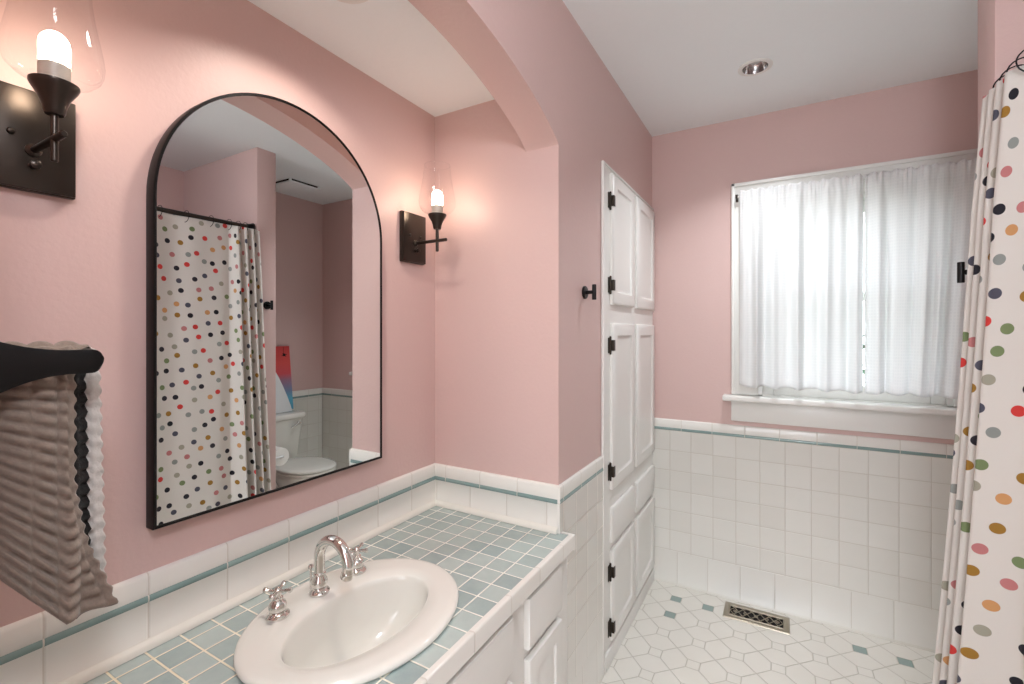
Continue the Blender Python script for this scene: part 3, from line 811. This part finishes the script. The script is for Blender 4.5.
SH_TOP, SH_BOT = RDZ-.014, .13
def sh_pt(y, v):
    """nearly flat cloth, gathered into pleats (standing out toward the vanity) by the wing wall"""
    z = SH_BOT+(SH_TOP-SH_BOT)*v; k = 1-v
    q = max(0., (y-1.455)/.151)
    A = .046+.044*k+.036*k*k+.008*min(1, k*6)
    ph = 2*pi*3.5*q**1.22
    out = A*(.30*min(1, q/.18)+.70*(1-cos(ph))/2*(.82+.18*q)) if q > 0 else 0.
    flat = (.008+.006*k)*sin(2*pi*2.6*y+.6+.5*k)+.004*sin(2*pi*5.3*y+1.5*k)
    flat *= min(1, max(0, (1.455-y)/.12))
    x = RDX-.014-.030*k-out+flat
    yy = y+.016*k*q*(1 if q < 1 else 1)+.006*sin(ph)*k*(q > 0)
    return Vector((x, yy, z-.006*(1-cos(ph))*.5*(v > .985)))
NU, NV = 520, 60
ya, yb = .10, 1.606
us = [0.]; pv = sh_pt(ya, .5)
for i in range(1, NU+1):
    p = sh_pt(ya+(yb-ya)*i/NU, .5); us.append(us[-1]+(p-pv).length); pv = p
b = B()
grid(b, NU, NV, lambda u, v: sh_pt(ya+(yb-ya)*u, v), lambda u, v: (us[round(u*NU)], v*(SH_TOP-SH_BOT)))
o = obj('shower_curtain', b, 'dots', None, (RDX, .85, SH_TOP), 180, fix=False)
md = o.modifiers.new('cloth', 'SOLIDIFY'); md.thickness = .0012
tag(o, 'white polka dot shower curtain hanging from the dark rod', 'shower curtain')
# rings hang the cloth from the rod
ringlab = ['nearest the partition wall', 'second from the partition wall', 'third from the partition wall', 'fourth from the partition wall', 'fifth from the partition wall', 'sixth from the partition wall']+[o_+' from the partition wall' for o_ in ('seventh', 'eighth', 'ninth', 'tenth', 'eleventh', 'twelfth', 'thirteenth', 'fourteenth')]
ys = [1.585, 1.545, 1.505, 1.455, 1.36, 1.24, 1.12, .98, .84, .70, .56, .42, .28, .14]
for i, y in enumerate(ys):
    b = B(); p = sh_pt(y, 1.); pts = []
    for k in range(22):
        a = 2*pi*k/22; pts.append((RDX-.016+.032*cos(a), y+.002*sin(a), RDZ-.013+.030*sin(a)))
    tube(b, pts, .0016, 8, close=True)
    tag(obj('curtain_ring', b, 'black', None, (RDX, y, RDZ)), 'thin dark curtain ring on the shower rod, '+ringlab[i], 'curtain ring', 'shower curtain rings')

# ------------------------------------------------------------------ toilet (faces the vanity)
TY = 2.105
t = thing('toilet', 'white toilet with closed lid behind the partition wall', 'toilet', (1.95, TY, 0))
b = B()
R = [oval(1.88, TY, .20, .105, 0., 48, 2.6), oval(1.88, TY, .20, .105, .012, 48, 2.6), oval(1.875, TY, .185, .09, .05, 48, 2.4), oval(1.87, TY, .18, .088, .15, 48, 2.3), oval(1.855, TY, .195, .11, .24, 48, 2.2), oval(1.848, TY, .212, .155, .31, 48, 2.1),
     oval(1.842, TY, .222, .178, .36, 48, 2.1), oval(1.842, TY, .224, .182, .385, 48, 2.1), oval(1.842, TY, .217, .176, .393, 48, 2.1), oval(1.825, TY, .17, .12, .394, 48, 2.1)]
rings(b, R)
box(b, (1.99, TY-.11, .20), (2.28, TY+.11, .392), .02, 3)
obj('bowl', b, 'porc', t, ang=50)
b = B(); rings(b, [oval(1.840, TY, .220, .180, .394, 56, 2.15), oval(1.840, TY, .225, .185, .398, 56, 2.15), oval(1.840, TY, .225, .185, .407, 56, 2.15), oval(1.840, TY, .221, .181, .411, 56, 2.15)]); obj('seat', b, 'porc', t, ang=50)
b = B(); rings(b, [oval(1.840, TY, .220, .181, .414, 56, 2.15), oval(1.840, TY, .227, .187, .418, 56, 2.15), oval(1.840, TY, .227, .187, .426, 56, 2.15), oval(1.840, TY, .220, .180, .433, 56, 2.15), oval(1.840, TY, .20, .15, .437, 56, 2.15), oval(1.840, TY, .10, .08, .439, 56, 2.15)]); obj('lid', b, 'porc', t, ang=50)
def rrect(x0, x1, y0, y1, z, r, n=6):
    out = []
    for cx, cy_, a0 in ((x1-r, y1-r, 0), (x0+r, y1-r, pi/2), (x0+r, y0+r, pi), (x1-r, y0+r, 1.5*pi)):
        for k in range(n+1): a = a0+pi/2*k/n; out.append((cx+r*cos(a), cy_+r*sin(a), z))
    return out
b = B(); rings(b, [rrect(2.13, 2.285, TY-.150, TY+.150, .393, .03), rrect(2.122, 2.287, TY-.158, TY+.158, .42, .035), rrect(2.108, 2.290, TY-.182, TY+.182, .62, .035), rrect(2.102, 2.292, TY-.188, TY+.188, .708, .035)]); obj('tank', b, 'porc', t, ang=50)
b = B(); rings(b, [rrect(2.094, 2.294, TY-.198, TY+.198, .709, .03), rrect(2.088, 2.294, TY-.204, TY+.204, .715, .035), rrect(2.088, 2.294, TY-.204, TY+.204, .738, .035), rrect(2.094, 2.294, TY-.198, TY+.198, .748, .03), rrect(2.12, 2.28, TY-.17, TY+.17, .752, .03)]); obj('tank_lid', b, 'porc', t, ang=50)
b = B(); lathe(b, [(.014, 0), (.014, .008), (.009, .012), (.009, .022)], (2.105, TY+.140, .672), (-1, 0, 0), 20)
tube(b, [(2.086, TY+.142, .672), (2.082, TY+.115, .668), (2.080, TY+.075, .655), (2.081, TY+.062, .650)], [.006, .0065, .007, .004], 12); obj('flush_lever', b, 'chrome', t)

# picture and white board standing on the tank
t = thing('art_panel', 'red to blue picture panel leaning on the wall above the toilet tank', 'picture', (2.285, 2.13, .7525))
b = B(); prism(b, [(1.965, .7525), (2.322, .7525), (2.288, 1.25), (1.998, 1.25)], lambda a, z, d: (d+(z-.7525)*.012, a, z), 2.278, 2.288); obj('board', b, 'print', t, (2.285, 2.13, .7525))
b = B()
lathe(b, [(.011, 0), (.010, .003), (.006, .006), (0, .007)], (2.2825, 2.245, 1.182), (-1, 0, 0), 16, cap=False)
for a in (0.3, 2.2, 3.5, 5.4): tube(b, [(2.281, 2.245, 1.182), (2.281, 2.245+.022*cos(a), 1.182+.016*sin(a))], .0022, 6)
tube(b, [(2.282, 2.240, 1.185), (2.284, 2.238, 1.245)], .0012, 6); obj('dark_knob', b, 'dark', t)
b = B()
ol = [(1.905, .754), (2.252, .754), (2.238, .80), (2.215, .87), (2.185, .95), (2.150, 1.03), (2.115, 1.095), (2.085, 1.125), (2.055, 1.125), (2.025, 1.095), (1.99, 1.03), (1.96, .95), (1.935, .87), (1.915, .80)]
prism(b, ol, lambda a, z, d: (d+(z-.7525)*.10, a, z), 2.188, 2.206)
bmesh.ops.bevel(b, geom=[e for e in b.edges], offset=.003, segments=2, affect='EDGES')
tag(obj('arched_board', b, 'board', None, (2.197, 2.07, .754)), 'white arched board standing on the toilet tank before the picture', 'board')
# toilet roll
t = thing('toilet_roll_holder', 'small white roll holder on the back of the partition wall', 'roll holder', (1.70, YW1, .585))
for x in (1.622, 1.742):
    b = B(); lathe(b, [(.012, 0), (.012, .004), (.006, .006), (.006, .072), (.008, .074), (0, .078)], (x, YW1+.0005, .585), (0, 1, 0), 16, cap=False); obj('post', b, 'board', t)
b = B(); tube(b, [(1.622, YW1+.066, .585), (1.742, YW1+.066, .585)], .006); obj('spindle', b, 'board', t)
b = B(); rs_ = [(.0095, -.05), (.054, -.05), (.0555, -.048), (.0555, .048), (.054, .05), (.0095, .05), (.0095, .0)]
lathe(b, rs_, (1.682, YW1+.066, .582), (1, 0, 0), 40, cap=False)
tag(obj('toilet_paper_roll', b, 'paper', None, (1.682, YW1+.066, .582)), 'white toilet paper roll hanging behind the partition wall by the toilet seat', 'toilet paper')

# ------------------------------------------------------------------ light
W = bpy.data.worlds.new('daylight'); S.world = W; W.use_nodes = True
nt = W.node_tree; nt.nodes.clear()
bg = nt.nodes.new('ShaderNodeBackground'); wo = nt.nodes.new('ShaderNodeOutputWorld')
bg.inputs[0].default_value = (.90, .95, 1.0, 1); bg.inputs[1].default_value = 3.3
nt.links.new(bg.outputs[0], wo.inputs[0])
def light(name, ty, loc, energy, rgb, rot=(0, 0, 0), **k):
    l = bpy.data.lights.new(name, ty); l.energy = energy; l.color = rgb
    for a, v in k.items(): setattr(l, a, v)
    o = bpy.data.objects.new(name, l); C.objects.link(o); o.location = loc; o.rotation_euler = rot; return o
light('hall_fill_light', 'AREA', (1.06, -2.6, 1.55), 12., (.90, .96, 1.), (radians(90), 0, 0), shape='RECTANGLE', size=1.3, size_y=1.5)  # unseen area fill added behind the camera, no window is built there

light('recessed_lamp_glow', 'AREA', (1.031, 2.136, ZC-.006), 4.6, (.92, .97, 1.), shape='DISK', size=.09, spread=radians(112))
light('alcove_lamp_glow', 'AREA', (0.250, 0.736, ZA-.006), 2.8, (1., .88, .77), shape='DISK', size=.09, spread=radians(130))

# ------------------------------------------------------------------ camera
cam = bpy.data.cameras.new('camera'); co = bpy.data.objects.new('camera', cam); C.objects.link(co)
co.location = (1.12, 0, 1.36); co.rotation_euler = (radians(90), 0, radians(30))
cam.sensor_width = 36.; cam.lens = 464.8/1024*36.; cam.shift_y = -10/1024; cam.clip_start = .02
S.camera = co
S.view_settings.view_transform = 'Standard'; S.view_settings.look = 'None'
S.view_settings.gamma = 1.; S.view_settings.exposure = .29; S.view_settings.use_curve_mapping = False
S.cycles.max_bounces = 12; S.cycles.diffuse_bounces = 6; S.cycles.glossy_bounces = 6; S.cycles.transmission_bounces = 8; S.cycles.transparent_max_bounces = 16
S.cycles.use_denoising = True; S.cycles.sample_clamp_indirect = 6.; S.cycles.caustics_reflective = False; S.cycles.caustics_refractive = False
